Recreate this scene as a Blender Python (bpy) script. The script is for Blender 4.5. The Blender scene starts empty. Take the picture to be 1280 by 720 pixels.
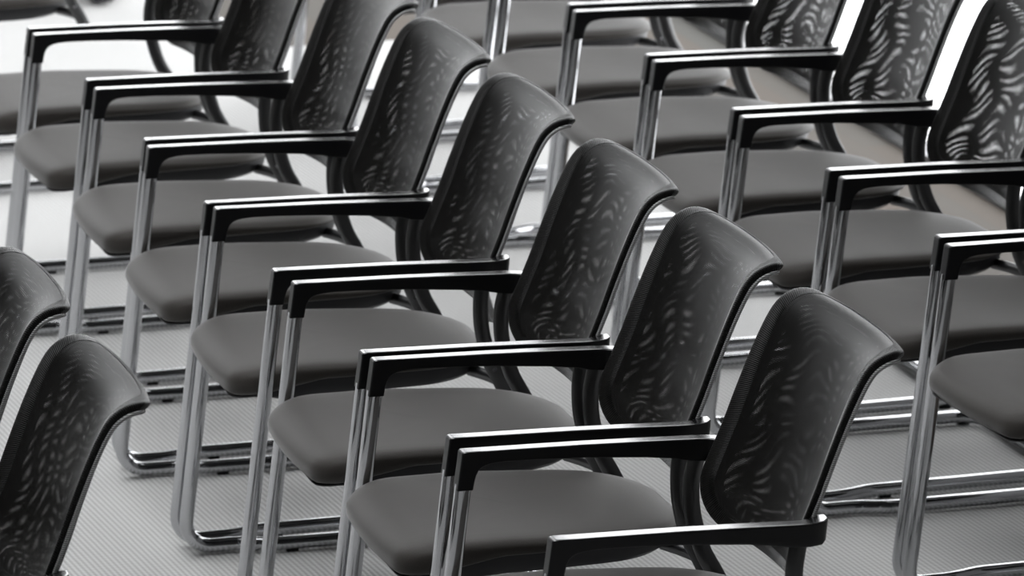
import bpy, bmesh, math
from mathutils import Vector, Matrix, Euler
C = bpy.context.scene.collection
scene = bpy.context.scene

# ------------------------------------------------------------------ camera
cam = bpy.data.cameras.new('camera'); cam_ob = bpy.data.objects.new('camera', cam); C.objects.link(cam_ob)
cam.sensor_width = 36; cam.sensor_fit = 'HORIZONTAL'; cam.lens = 6927.74/1280*36
pitch, roll, yaw = math.radians(13.93965), math.radians(-0.43454), math.radians(16.06398)
fw = Vector((math.sin(yaw)*math.cos(pitch), math.cos(yaw)*math.cos(pitch), -math.sin(pitch)))
r = Vector((math.cos(yaw), -math.sin(yaw), 0)); u = r.cross(fw)
r2 = r*math.cos(roll)+u*math.sin(roll); u2 = -r*math.sin(roll)+u*math.cos(roll)
cam_ob.matrix_world = Matrix(((r2.x, u2.x, -fw.x, -2.23766), (r2.y, u2.y, -fw.y, -7.76536), (r2.z, u2.z, -fw.z, 2.99173), (0, 0, 0, 1)))
cam.clip_end = 200
cam.dof.use_dof = True; cam.dof.focus_distance = 8.9; cam.dof.aperture_fstop = 10
scene.camera = cam_ob

# ------------------------------------------------------------------ light
SKY_LOW, SKY_HIGH = 4.3, 4.6
scene.view_settings.view_transform = 'Standard'; scene.view_settings.look = 'None'
scene.view_settings.gamma = 1; scene.view_settings.use_curve_mapping = False
scene.view_settings.exposure = 0.0
world = bpy.data.worlds.new('overcast_sky'); scene.world = world; world.use_nodes = True
wn = world.node_tree; bg = wn.nodes['Background']
bg.inputs[0].default_value = (0.97, 0.985, 1.0, 1)
# overcast sky, brighter towards the far left than towards the right
_tc = wn.nodes.new('ShaderNodeTexCoord'); _dp = wn.nodes.new('ShaderNodeVectorMath'); _dp.operation = 'DOT_PRODUCT'; _dp.inputs[1].default_value = (-.25, .95, .2)
_mr = wn.nodes.new('ShaderNodeMapRange'); _mr.inputs['From Min'].default_value = -.5; _mr.inputs['From Max'].default_value = .9; _mr.inputs['To Min'].default_value = SKY_LOW; _mr.inputs['To Max'].default_value = SKY_HIGH
wn.links.new(_tc.outputs['Generated'], _dp.inputs[0]); wn.links.new(_dp.outputs['Value'], _mr.inputs[0]); wn.links.new(_mr.outputs[0], bg.inputs[1])

# ------------------------------------------------------------------ materials
def mat(name, col, rough=.5, metal=0, **k):
    m = bpy.data.materials.new(name); m.use_nodes = True
    b = m.node_tree.nodes['Principled BSDF']
    b.inputs['Base Color'].default_value = (*col, 1); b.inputs['Roughness'].default_value = rough
    b.inputs['Metallic'].default_value = metal
    for a, v in k.items(): b.inputs[a.replace('_', ' ')].default_value = v
    return m
def nd(m, t, **k):
    n = m.node_tree.nodes.new(t)
    for a, v in k.items(): setattr(n, a, v)
    return n
def lk(m, a, b): m.node_tree.links.new(a, b)
def mth(m, op, a, b=None, c=None):
    n = nd(m, 'ShaderNodeMath', operation=op)
    for i, v in enumerate((a, b, c)):
        if v is None: continue
        if isinstance(v, (int, float)): n.inputs[i].default_value = v
        else: lk(m, v, n.inputs[i])
    return n.outputs[0]

M = {}
M['chrome'] = mat('chrome', (.50, .505, .52), .07, 1)
n = nd(M['chrome'], 'ShaderNodeTexNoise'); n.inputs['Scale'].default_value = 9
rr = nd(M['chrome'], 'ShaderNodeMapRange'); rr.inputs['To Min'].default_value = .05; rr.inputs['To Max'].default_value = .12
lk(M['chrome'], n.outputs[0], rr.inputs[0]); lk(M['chrome'], rr.outputs[0], M['chrome'].node_tree.nodes['Principled BSDF'].inputs['Roughness'])

M['gloss_black'] = mat('glossy black plastic', (.007, .007, .008), .38, 0, Specular_IOR_Level=1.0)
M['arm_black'] = mat('satin black armrest plastic', (.007, .007, .008), .26, 0, Coat_Weight=1.0, Coat_Roughness=.2, Specular_IOR_Level=1.0)
M['arm_side'] = mat('satin black armrest side', (.007, .007, .008), .42, 0, Specular_IOR_Level=.3)
M['matte_black'] = mat('matte black plastic', (.009, .009, .011), .5)
M['rubber'] = mat('black rubber glide', (.008, .008, .008), .8)

def fabric(name, col, scale, sheen, bump=.15):
    m = mat(name, col, .62, 0, Sheen_Weight=sheen, Sheen_Roughness=.4, Specular_IOR_Level=.3)
    b = m.node_tree.nodes['Principled BSDF']
    tc = nd(m, 'ShaderNodeTexCoord')
    n1 = nd(m, 'ShaderNodeTexNoise'); n1.inputs['Scale'].default_value = scale; n1.inputs['Detail'].default_value = 3
    n2 = nd(m, 'ShaderNodeTexNoise'); n2.inputs['Scale'].default_value = 7
    lk(m, tc.outputs['Object'], n1.inputs[0]); lk(m, tc.outputs['Object'], n2.inputs[0])
    s = mth(m, 'ADD', mth(m, 'MULTIPLY', n1.outputs[0], .5), mth(m, 'MULTIPLY', n2.outputs[0], .35))
    mx = nd(m, 'ShaderNodeMix', data_type='RGBA')
    mx.inputs[6].default_value = (*[c*.7 for c in col], 1); mx.inputs[7].default_value = (*[c*1.45 for c in col], 1)
    lk(m, s, mx.inputs[0]); lk(m, mx.outputs[2], b.inputs['Base Color'])
    bp = nd(m, 'ShaderNodeBump'); bp.inputs['Strength'].default_value = bump; bp.inputs['Distance'].default_value = .0006
    lk(m, n1.outputs[0], bp.inputs['Height']); lk(m, bp.outputs[0], b.inputs['Normal'])
    return m
M['seat'] = fabric('charcoal woven seat cloth', (.036, .0315, .0275), 420, .36, .5)

# mesh cloth: woven border (solid) and open net (holes cut by alpha, in metres along the cloth)
def net(name, open_, ribs):
    m = mat(name, (.0062, .0058, .0054), .45, 0, Sheen_Weight=1.0, Sheen_Roughness=.13, Specular_IOR_Level=.2)
    b = m.node_tree.nodes['Principled BSDF']
    uv = nd(m, 'ShaderNodeUVMap'); sp = nd(m, 'ShaderNodeSeparateXYZ'); lk(m, uv.outputs[0], sp.inputs[0])
    if ribs:
        h = mth(m, 'SINE', mth(m, 'MULTIPLY', sp.outputs[0], 2*math.pi/.0034))
        bp = nd(m, 'ShaderNodeBump'); bp.inputs['Strength'].default_value = .55; bp.inputs['Distance'].default_value = .0008
        lk(m, h, bp.inputs['Height']); lk(m, bp.outputs[0], b.inputs['Normal'])
    if open_:
        P = .0028
        h1 = mth(m, 'LESS_THAN', mth(m, 'FRACT', mth(m, 'MULTIPLY', sp.outputs[0], 1/P)), .355)
        h2 = mth(m, 'LESS_THAN', mth(m, 'FRACT', mth(m, 'MULTIPLY', sp.outputs[1], 1/P)), .335)
        al = mth(m, 'SUBTRACT', 1, mth(m, 'MULTIPLY', h1, h2))
        lk(m, al, b.inputs['Alpha'])
    return m
M['border'] = net('ribbed black backrest cloth', False, True)
M['glint'] = mat('cloth edge with painted rib highlights', (.10, .10, .10), .45)  # pale bands paint in window light caught by the cloth's edge ribs
_w = nd(M['glint'], 'ShaderNodeTexWave'); _w.bands_direction = 'Z'; _w.inputs['Scale'].default_value = 110
_t = nd(M['glint'], 'ShaderNodeTexCoord'); lk(M['glint'], _t.outputs['Object'], _w.inputs[0])
_r = nd(M['glint'], 'ShaderNodeMix', data_type='RGBA'); _r.inputs[6].default_value = (.06, .06, .06, 1); _r.inputs[7].default_value = (.6, .6, .6, 1)
lk(M['glint'], _w.outputs['Fac'], _r.inputs[0]); lk(M['glint'], _r.outputs[2], M['glint'].node_tree.nodes['Principled BSDF'].inputs['Base Color'])
M['net'] = net('open black mesh cloth', True, False)

# ribbed grey flooring
def floor_mat():
    m = mat('ribbed grey flooring', (.4, .4, .41), .65, 0, Specular_IOR_Level=.08)
    b = m.node_tree.nodes['Principled BSDF']
    g = nd(m, 'ShaderNodeNewGeometry'); sp = nd(m, 'ShaderNodeSeparateXYZ'); lk(m, g.outputs['Position'], sp.inputs[0])
    x = mth(m, 'ADD', sp.outputs[0], mth(m, 'MULTIPLY', sp.outputs[1], .06))
    w = mth(m, 'SINE', mth(m, 'MULTIPLY', x, 2*math.pi/.0105))
    w2 = mth(m, 'SINE', mth(m, 'MULTIPLY', sp.outputs[1], 2*math.pi/.016))
    n1 = nd(m, 'ShaderNodeTexNoise'); n1.inputs['Scale'].default_value = 350; lk(m, g.outputs['Position'], n1.inputs[0])
    n2 = nd(m, 'ShaderNodeTexNoise'); n2.inputs['Scale'].default_value = 1.4; lk(m, g.outputs['Position'], n2.inputs[0])
    h = mth(m, 'ADD', mth(m, 'MULTIPLY', w, .5), mth(m, 'MULTIPLY', w2, .12))
    h = mth(m, 'ADD', h, mth(m, 'MULTIPLY', n1.outputs[0], .5))
    f = mth(m, 'ADD', mth(m, 'MULTIPLY', h, .75), .40)
    f = mth(m, 'ADD', f, mth(m, 'MULTIPLY', mth(m, 'SUBTRACT', n2.outputs[0], .5), .25))
    mx = nd(m, 'ShaderNodeMix', data_type='RGBA'); mx.inputs[6].default_value = (.37, .366, .360, 1); mx.inputs[7].default_value = (.65, .647, .64, 1)
    lk(m, f, mx.inputs[0]); lk(m, mx.outputs[2], b.inputs['Base Color'])
    bp = nd(m, 'ShaderNodeBump'); bp.inputs['Strength'].default_value = .5; bp.inputs['Distance'].default_value = .0014
    lk(m, h, bp.inputs['Height']); lk(m, bp.outputs[0], b.inputs['Normal'])
    return m
M['floor'] = floor_mat()
def wood_mat():
    m = mat('pale oiled wood boards', (.3, .26, .22), .8, 0, Specular_IOR_Level=.15)
    b = m.node_tree.nodes['Principled BSDF']
    g = nd(m, 'ShaderNodeNewGeometry'); mp = nd(m, 'ShaderNodeMapping'); mp.inputs['Rotation'].default_value = (0, 0, math.pi/2)
    lk(m, g.outputs['Position'], mp.inputs[0])
    br = nd(m, 'ShaderNodeTexBrick'); br.inputs['Scale'].default_value = 1; br.inputs['Brick Width'].default_value = 1.1; br.inputs['Row Height'].default_value = .13
    br.inputs['Mortar Size'].default_value = .002; br.inputs['Color1'].default_value = (.115, .095, .08, 1); br.inputs['Color2'].default_value = (.098, .095, .088, 1); br.inputs['Mortar'].default_value = (.1, .09, .08, 1)
    lk(m, mp.outputs[0], br.inputs[0])
    lk(m, br.outputs[0], b.inputs['Base Color'])
    return m
M['wood'] = wood_mat()
M['plaster'] = mat('grey plaster', (.30, .30, .30), .9)
M['dark_wall'] = mat('dark wall paint', (.06, .06, .06), .9)
M['ceiling'] = mat('dark grey ceiling', (.10, .10, .10), .9)
M['alu'] = mat('window aluminium', (.25, .25, .26), .4, .8)
def glass():
    m = bpy.data.materials.new('clear window glass'); m.use_nodes = True; t = m.node_tree; t.nodes.clear()
    o = t.nodes.new('ShaderNodeOutputMaterial'); tr = t.nodes.new('ShaderNodeBsdfTransparent'); gl = t.nodes.new('ShaderNodeBsdfGlossy')
    gl.inputs['Roughness'].default_value = .02; lw = t.nodes.new('ShaderNodeLayerWeight'); lw.inputs[0].default_value = .5; pw = t.nodes.new('ShaderNodeMath'); pw.operation = 'POWER'; pw.inputs[1].default_value = 5
    t.links.new(lw.outputs['Facing'], pw.inputs[0]); fr = t.nodes.new('ShaderNodeMath'); fr.operation = 'MULTIPLY_ADD'; fr.inputs[1].default_value = .9; fr.inputs[2].default_value = .04; t.links.new(pw.outputs[0], fr.inputs[0]); mx = t.nodes.new('ShaderNodeMixShader')
    t.links.new(fr.outputs[0], mx.inputs[0]); t.links.new(tr.outputs[0], mx.inputs[1]); t.links.new(gl.outputs[0], mx.inputs[2]); t.links.new(mx.outputs[0], o.inputs[0])
    return m
M['glass'] = glass()
M['bag'] = mat('dark navy case cloth', (.01, .011, .016), .7)

# ------------------------------------------------------------------ helpers
def link(name, bm, m, parent=None, smooth=True, angle=40):
    bmesh.ops.recalc_face_normals(bm, faces=bm.faces)
    me = bpy.data.meshes.new(name); bm.to_mesh(me); bm.free()
    if smooth:
        me.shade_smooth(); me.set_sharp_from_angle(angle=math.radians(angle))
    me.materials.append(m)
    o = bpy.data.objects.new(name, me); C.objects.link(o); o.parent = parent
    return o
def box(bm, x0, x1, y0, y1, z0, z1):
    v = [bm.verts.new((x, y, z)) for x in (x0, x1) for y in (y0, y1) for z in (z0, z1)]
    for f in ((0, 1, 3, 2), (4, 6, 7, 5), (0, 4, 5, 1), (2, 3, 7, 6), (0, 2, 6, 4), (1, 5, 7, 3)): bm.faces.new([v[i] for i in f])
def loft(bm, rings, cap=True):
    R = [[bm.verts.new(p) for p in ring] for ring in rings]
    n = len(R[0])
    for a, b in zip(R, R[1:]):
        for i in range(n): bm.faces.new((a[i], a[(i+1) % n], b[(i+1) % n], b[i]))
    if cap: bm.faces.new(R[0][::-1]); bm.faces.new(R[-1])
    return R
def catmull(P, k=6):
    P = [Vector(p) for p in P]; out = []
    Q = [2*P[0]-P[1]]+P+[2*P[-1]-P[-2]]
    for i in range(1, len(Q)-2):
        a, b, c, d = Q[i-1:i+3]
        for j in range(k):
            t = j/k
            out.append(.5*((2*b)+(c-a)*t+(2*a-5*b+4*c-d)*t*t+(-a+3*b-3*c+d)*t**3))
    out.append(P[-1]); return out
def fillet(P, rad, k=8):
    """polyline with rounded corners; rad per inner vertex"""
    P = [Vector(p) for p in P]; out = [P[0]]
    for i in range(1, len(P)-1):
        a = (P[i-1]-P[i]); b = (P[i+1]-P[i]); la, lb = a.length, b.length; a.normalize(); b.normalize()
        ang = a.angle(b)
        d = min(rad[i-1]/math.tan(ang/2), la*.49, lb*.49)
        s, e = P[i]+a*d, P[i]+b*d
        rr_ = d*math.tan(ang/2)
        c = P[i]+(a+b).normalized()*(rr_/math.sin(ang/2))
        v0, v1 = s-c, e-c
        for j in range(k+1):
            w0 = v0.angle(v1)
            out.append(c+(v0*math.sin((1-j/k)*w0)+v1*math.sin(j/k*w0))/math.sin(w0))
    out.append(P[-1]); return out
def tube(bm, path, rad, n=14, closed=False):
    path = [Vector(p) for p in path]
    clean = [path[0]]
    for p in path[1:]:
        if (p-clean[-1]).length > 1e-5: clean.append(p)
    path = clean; rings = []; up = None
    for i, p in enumerate(path):
        t = (path[min(i+1, len(path)-1)]-path[max(i-1, 0)]).normalized()
        if up is None: up = t.orthogonal().normalized()
        up = (up-t*up.dot(t)).normalized(); s = t.cross(up)
        rings.append([p+up*math.cos(2*math.pi*j/n)*rad+s*math.sin(2*math.pi*j/n)*rad for j in range(n)])
    loft(bm, rings)
def tag(o, **k):
    for a, v in k.items(): o[a] = v
    return o
def rrect(a, b, r, k=4):
    """rounded rectangle with half sides a, b; extra points keep the flats flat"""
    out = []
    for q in range(4):
        sx, sy = ((1, 1), (-1, 1), (-1, -1), (1, -1))[q]; c = (sx*(a-r), sy*(b-r)); a0 = q*math.pi/2; e = r*.35
        t0, t1 = a0, a0+math.pi/2
        p0 = (c[0]+r*math.cos(t0), c[1]+r*math.sin(t0)); out.append((p0[0]+e*math.sin(t0)*1, p0[1]-e*math.cos(t0)))
        for j in range(k+1): t = a0+math.pi/2*j/k; out.append((c[0]+r*math.cos(t), c[1]+r*math.sin(t)))
        p1 = (c[0]+r*math.cos(t1), c[1]+r*math.sin(t1)); out.append((p1[0]-e*math.sin(t1), p1[1]+e*math.cos(t1)))
    return out
def lerp_tab(T, x):
    if x <= T[0][0]: return T[0][1]
    for (a, b), (c, d) in zip(T, T[1:]):
        if x <= c: return b+(d-b)*(x-a)/(c-a)
    return T[-1][1]

# ------------------------------------------------------------------ the room
HC = 6.5; XF = -3.6; YR = 3.2; YL = 15.0; YW = 8.6; ZW = 3.5
XW = 2.45      # window wall behind the right-hand row
YF = 15.0
bm = bmesh.new(); box(bm, -9, 1.92, -11, 6.62, -.1, 0); box(bm, -9, 1.16, 6.62, YF+.2, -.1, 0)
tag(link('floor', bm, M['floor'], smooth=False), kind='structure')
bm = bmesh.new(); box(bm, 1.92, 2.46, -11, YF+.2, -.1, 0); box(bm, 1.16, 1.92, 6.62, YF+.2, -.1, 0)
tag(link('floor_wood', bm, M['wood'], smooth=False), kind='structure')
bm = bmesh.new(); ADDED_GAP = (-4.6, .3, -1.0, 5.2)          # unseen ceiling opening, added to brighten the left floor and seats
box(bm, -9.2, ADDED_GAP[0], -11.2, YF+.2, HC, HC+.2); box(bm, ADDED_GAP[1], 2.6, -11.2, YF+.2, HC, HC+.2)
box(bm, ADDED_GAP[0], ADDED_GAP[1], -11.2, ADDED_GAP[2], HC, HC+.2); box(bm, ADDED_GAP[0], ADDED_GAP[1], ADDED_GAP[3], YF+.2, HC, HC+.2)
tag(link('ceiling', bm, M['ceiling'], smooth=False), kind='structure')
bm = bmesh.new(); box(bm, -9.2, 2.6, -11.2, -11, -.1, HC)
tag(link('wall_back', bm, M['dark_wall'], smooth=False), kind='structure')
bm = bmesh.new(); box(bm, XW-.05, XW+.15, -11, YR, 0, HC); box(bm, XW-.05, XW+.15, YW, YF+.2, ZW, HC)
tag(link('wall_right', bm, M['plaster'], smooth=False), kind='structure')
bm = bmesh.new(); box(bm, -9.2, -9, -11, YL, 0, HC)
tag(link('wall_left', bm, M['dark_wall'], smooth=False), kind='structure')
def window_wall(name, axis, pos, a0, a1, z0, z1, posts):
    """glazed wall: a frame of mullions with one pane behind it"""
    fr = bmesh.new(); t = .03
    def bb(bm, a, b, c, d, th=t):
        if axis == 'x': box(bm, pos-th, pos+th, a, b, c, d)
        else: box(bm, a, b, pos-th, pos+th, c, d)
    bb(fr, a0, a1, z0, z0+.02); bb(fr, a0, a1, z1-.12, z1)
    for a in posts: bb(fr, a-.025, a+.025, z0+.02, z1-.12)
    f = tag(link(name, fr, M['alu'], smooth=False), kind='structure')
    g = bmesh.new(); q = [(a0+.03, z0+.02), (a1-.03, z0+.02), (a1-.03, z1-.1), (a0+.03, z1-.1)]
    g.faces.new([g.verts.new((pos, a, z) if axis == 'x' else (a, pos, z)) for a, z in q])
    link('glass_pane', g, M['glass'], f, smooth=False)
window_wall('window_1', 'x', XW, YR, YW, 0, HC, (YR, 7.6, YW))
window_wall('window_3', 'x', XW, YW+.03, YF, 0, ZW, (11.8, YF))
window_wall('window_2', 'y', YF+.05, XF, XW, 0, HC, [XF+(XW-XF)/3*k for k in range(4)])
bm = bmesh.new(); box(bm, -9.2, XF-.03, YF, YF+.2, 0, HC)
tag(link('wall_far', bm, M['dark_wall'], smooth=False), kind='structure')

# ------------------------------------------------------------------ one chair, front towards -x, local origin on the floor below the armrest tips
W = .265
def arm_mesh(sgn):
    bm = bmesh.new(); S = []
    outer = [(-.0095, .605), (-.0065, .625), (-.0035, .645), (-.0014, .6600), (-.0008, .6640), (.0015, .6662), (.007, .6668), (.04, .6662), (.10, .6652), (.2, .6635), (.3, .6605), (.355, .6585), (.385, .6575)]
    inner = [(.0165, .605), (.0190, .618), (.0215, .627), (.0255, .6345), (.0315, .6400), (.0400, .6435), (.052, .6455), (.07, .6465), (.12, .6455), (.2, .6415), (.3, .6335), (.345, .628), (.372, .622)]
    hw = .014; n = 20
    secs = []
    for (ox, oz), (ix, iz) in zip(outer, inner): secs.append((Vector((ox, 0, oz)), Vector((ix, 0, iz)), Vector((0, 1, 0)), W-hw, hw))
    # turn inwards at the back
    for cx, cy, wx, wy, oz, iz in ((.402, .0025, .28, .96, .657, .620), (.417, .0085, .72, .69, .6565, .619), (.424, .020, .96, .28, .656, .619), (.425, .034, 1, 0, .656, .619)):
        secs.append((Vector((cx-.0, -cy, oz)), Vector((cx-.004, -cy, iz)), Vector((wx, wy, 0)), W-hw, hw))
    rings = []
    for o_, i_, wd, yc, h in secs:
        c = (o_+i_)/2; e = (o_-i_)/2; ring = []; el = e.length; eu = e/el
        for qu, qv in rrect(el, h, .0032):
            v = c+eu*qu+wd*qv; v = Vector((v.x, v.y+yc, v.z)); ring.append(Vector((v.x, v.y*sgn, v.z)))
        rings.append(ring)
    loft(bm, rings)
    bmesh.ops.recalc_face_normals(bm, faces=bm.faces)
    for f in bm.faces:
        if f.normal.z > .75 and f.calc_center_median().z > .64: f.material_index = 1      # polished upper face
    return bm
def post_mesh(sgn):
    pts = catmull([(.388, .2490, .632), (.382, .2515, .610), (.3775, .254, .580), (.3785, .254, .540), (.385, .252, .505), (.396, .248, .468), (.412, .244, .437), (.428, .241, .405)], 4)
    bm = bmesh.new(); rings = []; n = 16
    for i, p in enumerate(pts):
        t = (pts[min(i+1, len(pts)-1)]-pts[max(i-1, 0)]).normalized(); s = Vector((0, 1, 0)); f = t.cross(s).normalized()
        fl = 1
        rings.append([Vector(((p+f*.0142*fl*math.cos(2*math.pi*k/n)).x, (p.y+.0095*math.sin(2*math.pi*k/n))*sgn, (p+f*.0142*fl*math.cos(2*math.pi*k/n)).z)) for k in range(n)])
    loft(bm, rings)
    return bm
ZR = .0162; RT = .0134
def sled_mesh():
    bm = bmesh.new()
    half = [(.004, .2515, .612), (-.064, .2515, .09), (-.050, .2505, .0155), (.035, .2505, ZR), (.095, .229, ZR), (.20, .228, ZR), (.512, .226, ZR), (.512, 0, ZR)]
    P = [Vector(p) for p in half]
    P[1] = Vector((-.0735, .2515, ZR))
    full = [P[0], P[1], P[3], P[4], P[6]]
    rad = [.075, .12, .12, .07]
    mir = [Vector((p.x, -p.y, p.z)) for p in full][::-1]
    path = fillet(full+mir, rad+rad[::-1], 9)
    tube(bm, path, RT, 16)
    return bm
def seat_outline(n=96):
    """closed plan outline of the cushion"""
    x0, x1 = -.078, .436; out = []
    prof = []
    for i in range(49):
        t = i/48; x = x0+(x1-x0)*(.5-.5*math.cos(math.pi*t))
        w = lerp_tab([(x0, .217), (.15, .219), (.28, .211), (.36, .200), (x1, .186)], x)
        rf, rb = .070, .125
        if x-x0 < rf: d = rf-(x-x0); w = w-rf*.80+.80*math.sqrt(max(rf*rf-d*d, 0))
        if x1-x < rb: d = rb-(x1-x); w = w-rb+1.0*math.sqrt(max(rb*rb-d*d, 0))
        # gentle bow of the front edge
        prof.append((x+ (0 if x > x0+.06 else 0), w))
    left = [(x, w) for x, w in prof]; right = [(x, -w) for x, w in prof][::-1]
    pts = left+right
    # resample by arc length
    L = [0]
    m = len(pts)
    for i in range(m): a, b = pts[i], pts[(i+1) % m]; L.append(L[-1]+math.hypot(a[0]-b[0], a[1]-b[1]))
    out = []; j = 0
    for k in range(n):
        s = L[-1]*k/n
        while L[j+1] < s: j += 1
        a, b = pts[j], pts[(j+1) % m]; f = (s-L[j])/max(L[j+1]-L[j], 1e-9)
        out.append((a[0]+(b[0]-a[0])*f, a[1]+(b[1]-a[1])*f))
    return out
SO = seat_outline()
def bow(x, y): return x+.014*(y/.215)**2*max(0, min(1, (.05-x)/.12))
def ztop(x, y):
    z = .4775-.012*max(0, (x-.12)/.3)
    if x < .03: z -= .021*((.03-x)/.108)**2.2
    z -= .006*(1-(y/.2)**2)*math.exp(-((x-.2)/.16)**2)      # slight dish
    return z
def seat_mesh():
    bm = bmesh.new(); cx = .18; rings = []
    def zb(x): return .448-.030*max(0, min(1, (.10-x)/.16))
    for s, mode, v in [(.02, 't', 0), (.3, 't', 0), (.55, 't', 0), (.75, 't', 0), (.86, 't', .0005), (.92, 't', .002), (.955, 't', .0045), (.98, 't', .009), (.994, 'm', .72), (1.0, 'm', .5), (.994, 'm', .26), (.975, 'm', .1), (.94, 'm', 0), (.6, 'm', 0), (.02, 'm', 0)]:
        ring = []
        for x, y in SO:
            X, Y = cx+(x-cx)*s, y*s; X = bow(X, Y)
            zt = ztop(X, Y)-.009; b = zb(X)
            z = ztop(X, Y)-v if mode == 't' else b+(zt-b)*v/.85
            ring.append((X, Y, z))
        rings.append(ring)
    loft(bm, rings)
    return bm
def pan_mesh():
    bm = bmesh.new(); cx = .19; rings = []
    for s, dz in ((.95, 0), (.95, .010), (.94, .024), (.90, .032), (.5, .034), (.02, .034)):
        ring = []
        for x, y in SO:
            X, Y = cx+(x-cx)*s, y*s
            b = .449-.030*max(0, min(1, (.10-X)/.16))
            ring.append((X, Y, b-dz*(1-.12*max(0, (X-.30)/.13)) if X > .05 else b-dz*max(.15, 1-(.05-X)/.08)))
        rings.append(ring)
    loft(bm, rings)
    return bm
def bracket_mesh(sgn):
    bm = bmesh.new()
    pts = catmull([(.430, .2425, .409), (.427, .232, .417), (.420, .212, .423), (.405, .18, .426), (.385, .14, .427)], 5)
    rings = []
    for i, p in enumerate(pts):
        t = (pts[min(i+1, len(pts)-1)]-pts[max(i-1, 0)]).normalized(); s = t.cross(Vector((0, 0, 1))).normalized(); f = s.cross(t)
        rings.append([Vector(((p+s*.010*math.cos(a)+f*.011*math.sin(a)).x, (p+s*.010*math.cos(a)+f*.011*math.sin(a)).y*sgn, (p+s*.010*math.cos(a)+f*.011*math.sin(a)).z)) for a in [2*math.pi*k/12 for k in range(12)]])
    loft(bm, rings); return bm

# backrest: profile of the side edge (front face), bottom to top
PROF = catmull([(.386, 0, .522), (.380, 0, .550), (.379, 0, .600), (.397, 0, .645), (.418, 0, .695), (.436, 0, .742), (.461, 0, .803), (.485, 0, .853), (.503, 0, .879), (.524, 0, .8935), (.544, 0, .8985), (.560, 0, .8955), (.5685, 0, .885)], 5)
ARC = [0]
for a, b in zip(PROF, PROF[1:]): ARC.append(ARC[-1]+(b-a).length)
LP = ARC[-1]
def prof_at(s):
    s = max(0, min(LP, s))
    for i in range(len(ARC)-1):
        if s <= ARC[i+1]:
            f = (s-ARC[i])/(ARC[i+1]-ARC[i]); p = PROF[i].lerp(PROF[i+1], f)
            a = PROF[max(i-1, 0)]; b = PROF[min(i+2, len(PROF)-1)]; t = (b-a).normalized()
            return p, Vector((t.z, 0, -t.x))      # backward-pointing normal
    return PROF[-1], Vector((0, 0, -1))
HW = .225
def half_width(s):
    w = lerp_tab([(0, HW-.004), (.1, HW), (.3, HW-.003), (LP, HW-.006)], s)
    rb, rt = .055, .045
    if s < rb: w -= rb-math.sqrt(max(rb*rb-(rb-s)**2, 0))
    if LP-s < rt: d = rt-(LP-s); w -= (rt-math.sqrt(max(rt*rt-d*d, 0)))
    return w
def surf(s, y, off=0):
    p, nrm = prof_at(s)
    D = lerp_tab([(0, .046), (.2, .044), (LP-.06, .030), (LP, .022)], s)
    q = min(1, abs(y)/HW)
    d = D*(1-q**2.5)
    v = p+nrm*off; return Vector((v.x+d*.97, y, v.z-d*.1))
NS = [0, .004, .010, .018, .028]+[.028+(LP-.056)*i/34 for i in range(1, 34)]+[LP-.028, LP-.018, LP-.010, LP-.004, LP]
NT = 36
BD_B, BD_T, BD_S = .030, .020, .034
TH = .0175
def back_grid(off, s_in=0, y_in=0, pad=0):
    rows = []
    for s in NS:
        rows.append([(s, (2*j/NT-1)*half_width(s)) for j in range(NT+1)])
    return rows
def frame_mesh():
    """solid border ring with real depth, rounded towards the back"""
    bm = bmesh.new(); uvl = bm.loops.layers.uv.new('UVMap'); uvs = {}
    # parametrise the ring: outer loop round the outline, inner loop at the border width
    N = 160; loop = []
    pts = []
    ns = 60
    for i in range(ns+1): s = LP*(.5-.5*math.cos(math.pi*i/ns)); pts.append((s, half_width(s)))
    poly = [(s, w) for s, w in pts]+[(s, -w) for s, w in pts[::-1]]
    L = [0]; m = len(poly)
    for i in range(m): a, b = poly[i], poly[(i+1) % m]; L.append(L[-1]+math.hypot(a[0]-b[0], a[1]-b[1]))
    out = []; j = 0
    for k in range(N):
        q = L[-1]*k/N
        while L[j+1] < q: j += 1
        a, b = poly[j], poly[(j+1) % m]; f = (q-L[j])/max(L[j+1]-L[j], 1e-9)
        out.append((a[0]+(b[0]-a[0])*f, a[1]+(b[1]-a[1])*f, q))
    def inner(s, y):
        s0, s1 = BD_B, LP-BD_T
        cs = (s0+s1)/2; fs = (s-LP/2)/(LP/2)
        fy = y/(HW)
        # shrink towards a rounded rectangle
        return cs+fs*(s1-s0)/2, y*(HW-BD_S)/HW
    rings = []
    prof = [(1, 0.004, 0), (.0, .0, 0), ]
    # (inset fraction 0 outer..1 inner, offset backwards)
    cross = [(1, .0005), (.6, 0), (.3, 0), (.12, .0006), (.03, .003), (0, .007), (0, TH*.5), (0, TH-.006), (.05, TH-.002), (.18, TH), (.6, TH), (1, TH-.001)]
    for fr_, off in cross:
        ring = []
        for s, y, q in out:
            si, yi = inner(s, y); S, Y = s+(si-s)*fr_, y+(yi-y)*fr_
            v = bm.verts.new(surf(S, Y, off)); uvs[v] = (q, fr_*.03+off); ring.append(v)
        rings.append(ring)
    R = rings+[rings[0]]
    for a, b in zip(R, R[1:]):
        for i in range(N):
            f = bm.faces.new((a[i], a[(i+1) % N], b[(i+1) % N], b[i]))
            for lp in f.loops:
                uu, vv = uvs[lp.vert]
                if i == N-1 and uu == 0: uu = L[-1]
                lp[uvl].uv = (uu, vv)
    return bm
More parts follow.
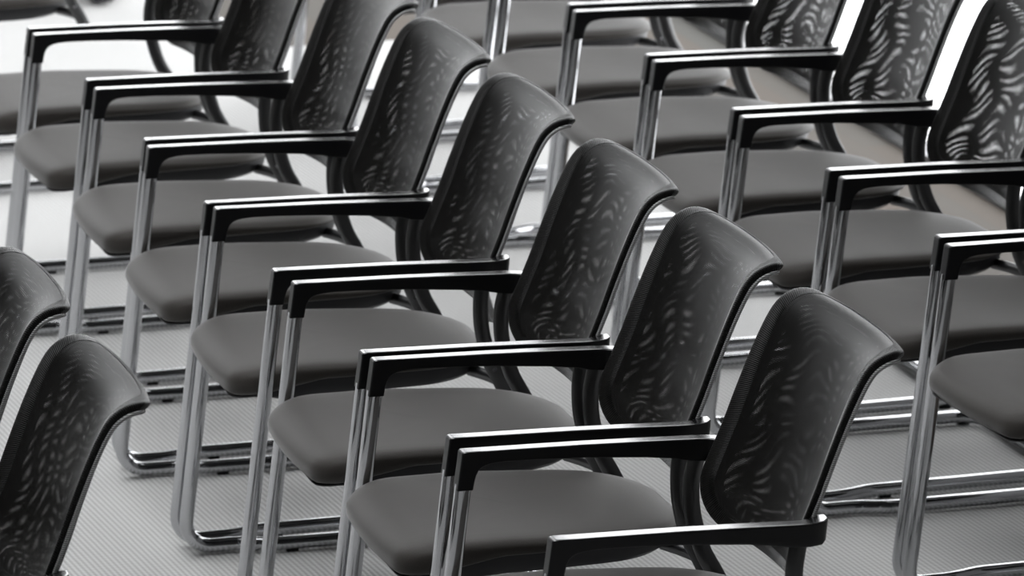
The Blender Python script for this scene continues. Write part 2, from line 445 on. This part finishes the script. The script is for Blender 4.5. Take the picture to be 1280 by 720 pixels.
def edge_glint_mesh():  # added strip along the rear edge, imitating the lit cloth ribs
    bm = bmesh.new(); P = []
    for i in range(61): s_ = LP*(.5-.5*math.cos(math.pi*i/60)); P.append((s_, half_width(s_)))
    poly = P+[(a, -b) for a, b in P[::-1]]
    pts = [surf(a, b+math.copysign(.0012, b), TH-.0028) for a, b in poly]
    clean = []
    for p in pts:
        if not clean or (p-clean[-1]).length > .003: clean.append(p)
    tube(bm, clean, .0033, 8)
    return bm
def net_mesh():
    """two layers of net, front and rear, stretched across the frame"""
    bm = bmesh.new(); uvl = bm.loops.layers.uv.new('UVMap')
    for off, ou, sc, sv, cv in ((.0009, 0, 1.0, 1.0, 0), (.0085, .0007, 1.012, 1.11, .3)):
        s0, s1 = BD_B-.006, LP-BD_T+.006; n = 44; rows = []
        for i in range(n+1):
            fs = -1+2*i/n; row = []
            S = (BD_B+LP-BD_T)/2+fs*((s1-s0)/2)
            so = LP/2+fs*LP/2
            w = half_width(min(max(so, .004), LP-.004))*(HW-BD_S+.006)/HW
            for j in range(NT+1):
                y = w*(2*j/NT-1); p = surf(S, y, off); row.append((bm.verts.new(p), (y*sc+ou+(.0006*math.sin(S*46+y*21) if cv else 0), S*sv+cv*y*y+(.0011*math.sin(S*37-y*33)+.0006*math.sin(S*71+y*50) if cv else 0))))
            rows.append(row)
        for a, b in zip(rows, rows[1:]):
            for j in range(NT):
                q = (a[j], a[j+1], b[j+1], b[j]); f = bm.faces.new([v[0] for v in q])
                for lp, vv in zip(f.loops, q): lp[uvl].uv = vv[1]
    me = bpy.data.meshes.new('mesh_panel'); bm.to_mesh(me); bm.free(); me.shade_smooth(); me.materials.append(M['net'])
    return me

def make_chair():
    t = bpy.data.objects.new('meeting_chair', None); C.objects.link(t)
    link('sled_frame', sled_mesh(), M['chrome'], t, angle=60)
    link('seat', seat_mesh(), M['seat'], t, angle=80)
    link('seat_pan', pan_mesh(), M['matte_black'], t)
    link('backrest_frame', frame_mesh(), M['border'], t, angle=75)
    link('edge_glint', edge_glint_mesh(), M['glint'], t)
    o = bpy.data.objects.new('mesh_panel', net_mesh()); C.objects.link(o); o.parent = t
    for s in (1, -1):
        a = link('armrest', arm_mesh(s), M['arm_side'], t, angle=50); a.data.materials.append(M['arm_black'])
        p = link('rear_post', post_mesh(s), M['gloss_black'], t, angle=60)
        link('seat_bracket', bracket_mesh(s), M['gloss_black'], t, angle=60)
        b = bmesh.new(); d = Vector((.13, 0, .99)).normalized()
        tube(b, [Vector((.0035, s*.2515, .6035)), Vector((.0038, s*.2515, .6055))], .0136, 16)
        link('collar', b, M['chrome'], t, angle=50)
        b = bmesh.new(); tube(b, [Vector((.402, s*.245, .455)), Vector((.402, s*.256, .455))], .0042, 12); link('bolt', b, M['chrome'], t)
        for x in (.13, .47):
            b = bmesh.new(); box(b, x-.011, x+.011, s*.2275-.006, s*.2275+.006, 0, .006); link('glide', b, M['rubber'], t, smooth=False)
    return t
chair = make_chair()
parts = list(chair.children)
used = []
def place(x, y, th, label, group):
    if not used: o = chair
    else:
        o = chair.copy(); C.objects.link(o)
        for c in parts:
            d = c.copy(); C.objects.link(d); d.parent = o
    used.append(o)
    o.location = (x, y, 0); o.rotation_euler = (0, 0, th)
    o['label'] = label; o['category'] = 'chair'; o['group'] = group
    return o
GM = 'chairs of the middle row'; GR = 'chairs of the right-hand row'; GL = 'chairs of the left-hand row'
MAIN = [
 ('H', -.0162, 0.0, -.0063, 'nearest black mesh chair of the middle row, whole backrest at lower centre right'),
 ('G', -.0063, .5887, -.0168, 'black mesh chair of the middle row, second from its near end'),
 ('F', -.0032, 1.1438, -.0164, 'black mesh chair of the middle row, third from its near end'),
 ('E', -.0040, 1.7473, -.0253, 'black mesh chair of the middle row, fourth from its near end'),
 ('D', -.0029, 2.3010, -.0056, 'black mesh chair of the middle row, fifth from its near end'),
 ('C', .0109, 2.8722, -.0171, 'black mesh chair of the middle row, sixth from near end, backrest cut by top edge'),
 ('B', .0117, 3.4697, .0177, 'black mesh chair of the middle row, seventh from its near end'),
 ('A', .0101, 4.0442, .0007, 'black mesh chair ending the unbroken middle row, just before the gap, top left'),
 ('Z', -.03, 5.32, 0, 'blurred chair beyond the gap in the middle row, seat cut by top left corner'),
]
for n_, x, y, th, lab in MAIN: place(x, y, th, lab, GM)
RIGHT = [
 (1.1996, 1.0539, .0503, 'nearest black chair of the right-hand row, only seat and front leg at right edge'),
 (1.1909, 1.6262, .0115, 'black chair of the right-hand row, second from near end, cut by right edge'),
 (1.185, 2.2036, .0094, 'black mesh chair of the right-hand row, third from near end, backrest lit by window'),
 (1.1865, 2.7825, .011, 'black mesh chair of the right-hand row, fourth from near end, before bright window strip'),
 (1.1857, 3.3532, .0109, 'black mesh chair of the right-hand row, fifth from its near end'),
 (1.1928, 3.9365, .0, 'black chair of the right-hand row, sixth from near end, seat at top centre'),
 (1.19, 4.5165, 0, 'black chair of the right-hand row, seventh from near end, seat and leg at top edge'),
 (1.19, 5.09, 0, 'blurred black chair of the right-hand row, eighth from its near end'),
 (1.19, 5.67, 0, 'blurred chair at far end of right-hand row, only rails seen between nearer backrests'),
]
for x, y, th, lab in RIGHT: place(x, y, th, lab, GR)
place(-1.162, .058, -.0022, 'black mesh chair in the lower left corner, its curled backrest top in full view', GL)
place(-1.1563, .6554, -.0025, 'black mesh chair at the left edge, behind the one in the lower left corner', GL)

# dark case standing on the floor far away, top left
b = bmesh.new(); box(b, .885, .955, 7.34, 7.60, .012, .30); box(b, .955, 1.0, 7.42, 7.60, .03, .28)
bmesh.ops.bevel(b, geom=list(b.edges), offset=.008, segments=2, affect='EDGES')
o = link('case', b, M['bag']); tag(o, label='dark navy case on the floor at the top edge, beside the far blurred chair', category='case')
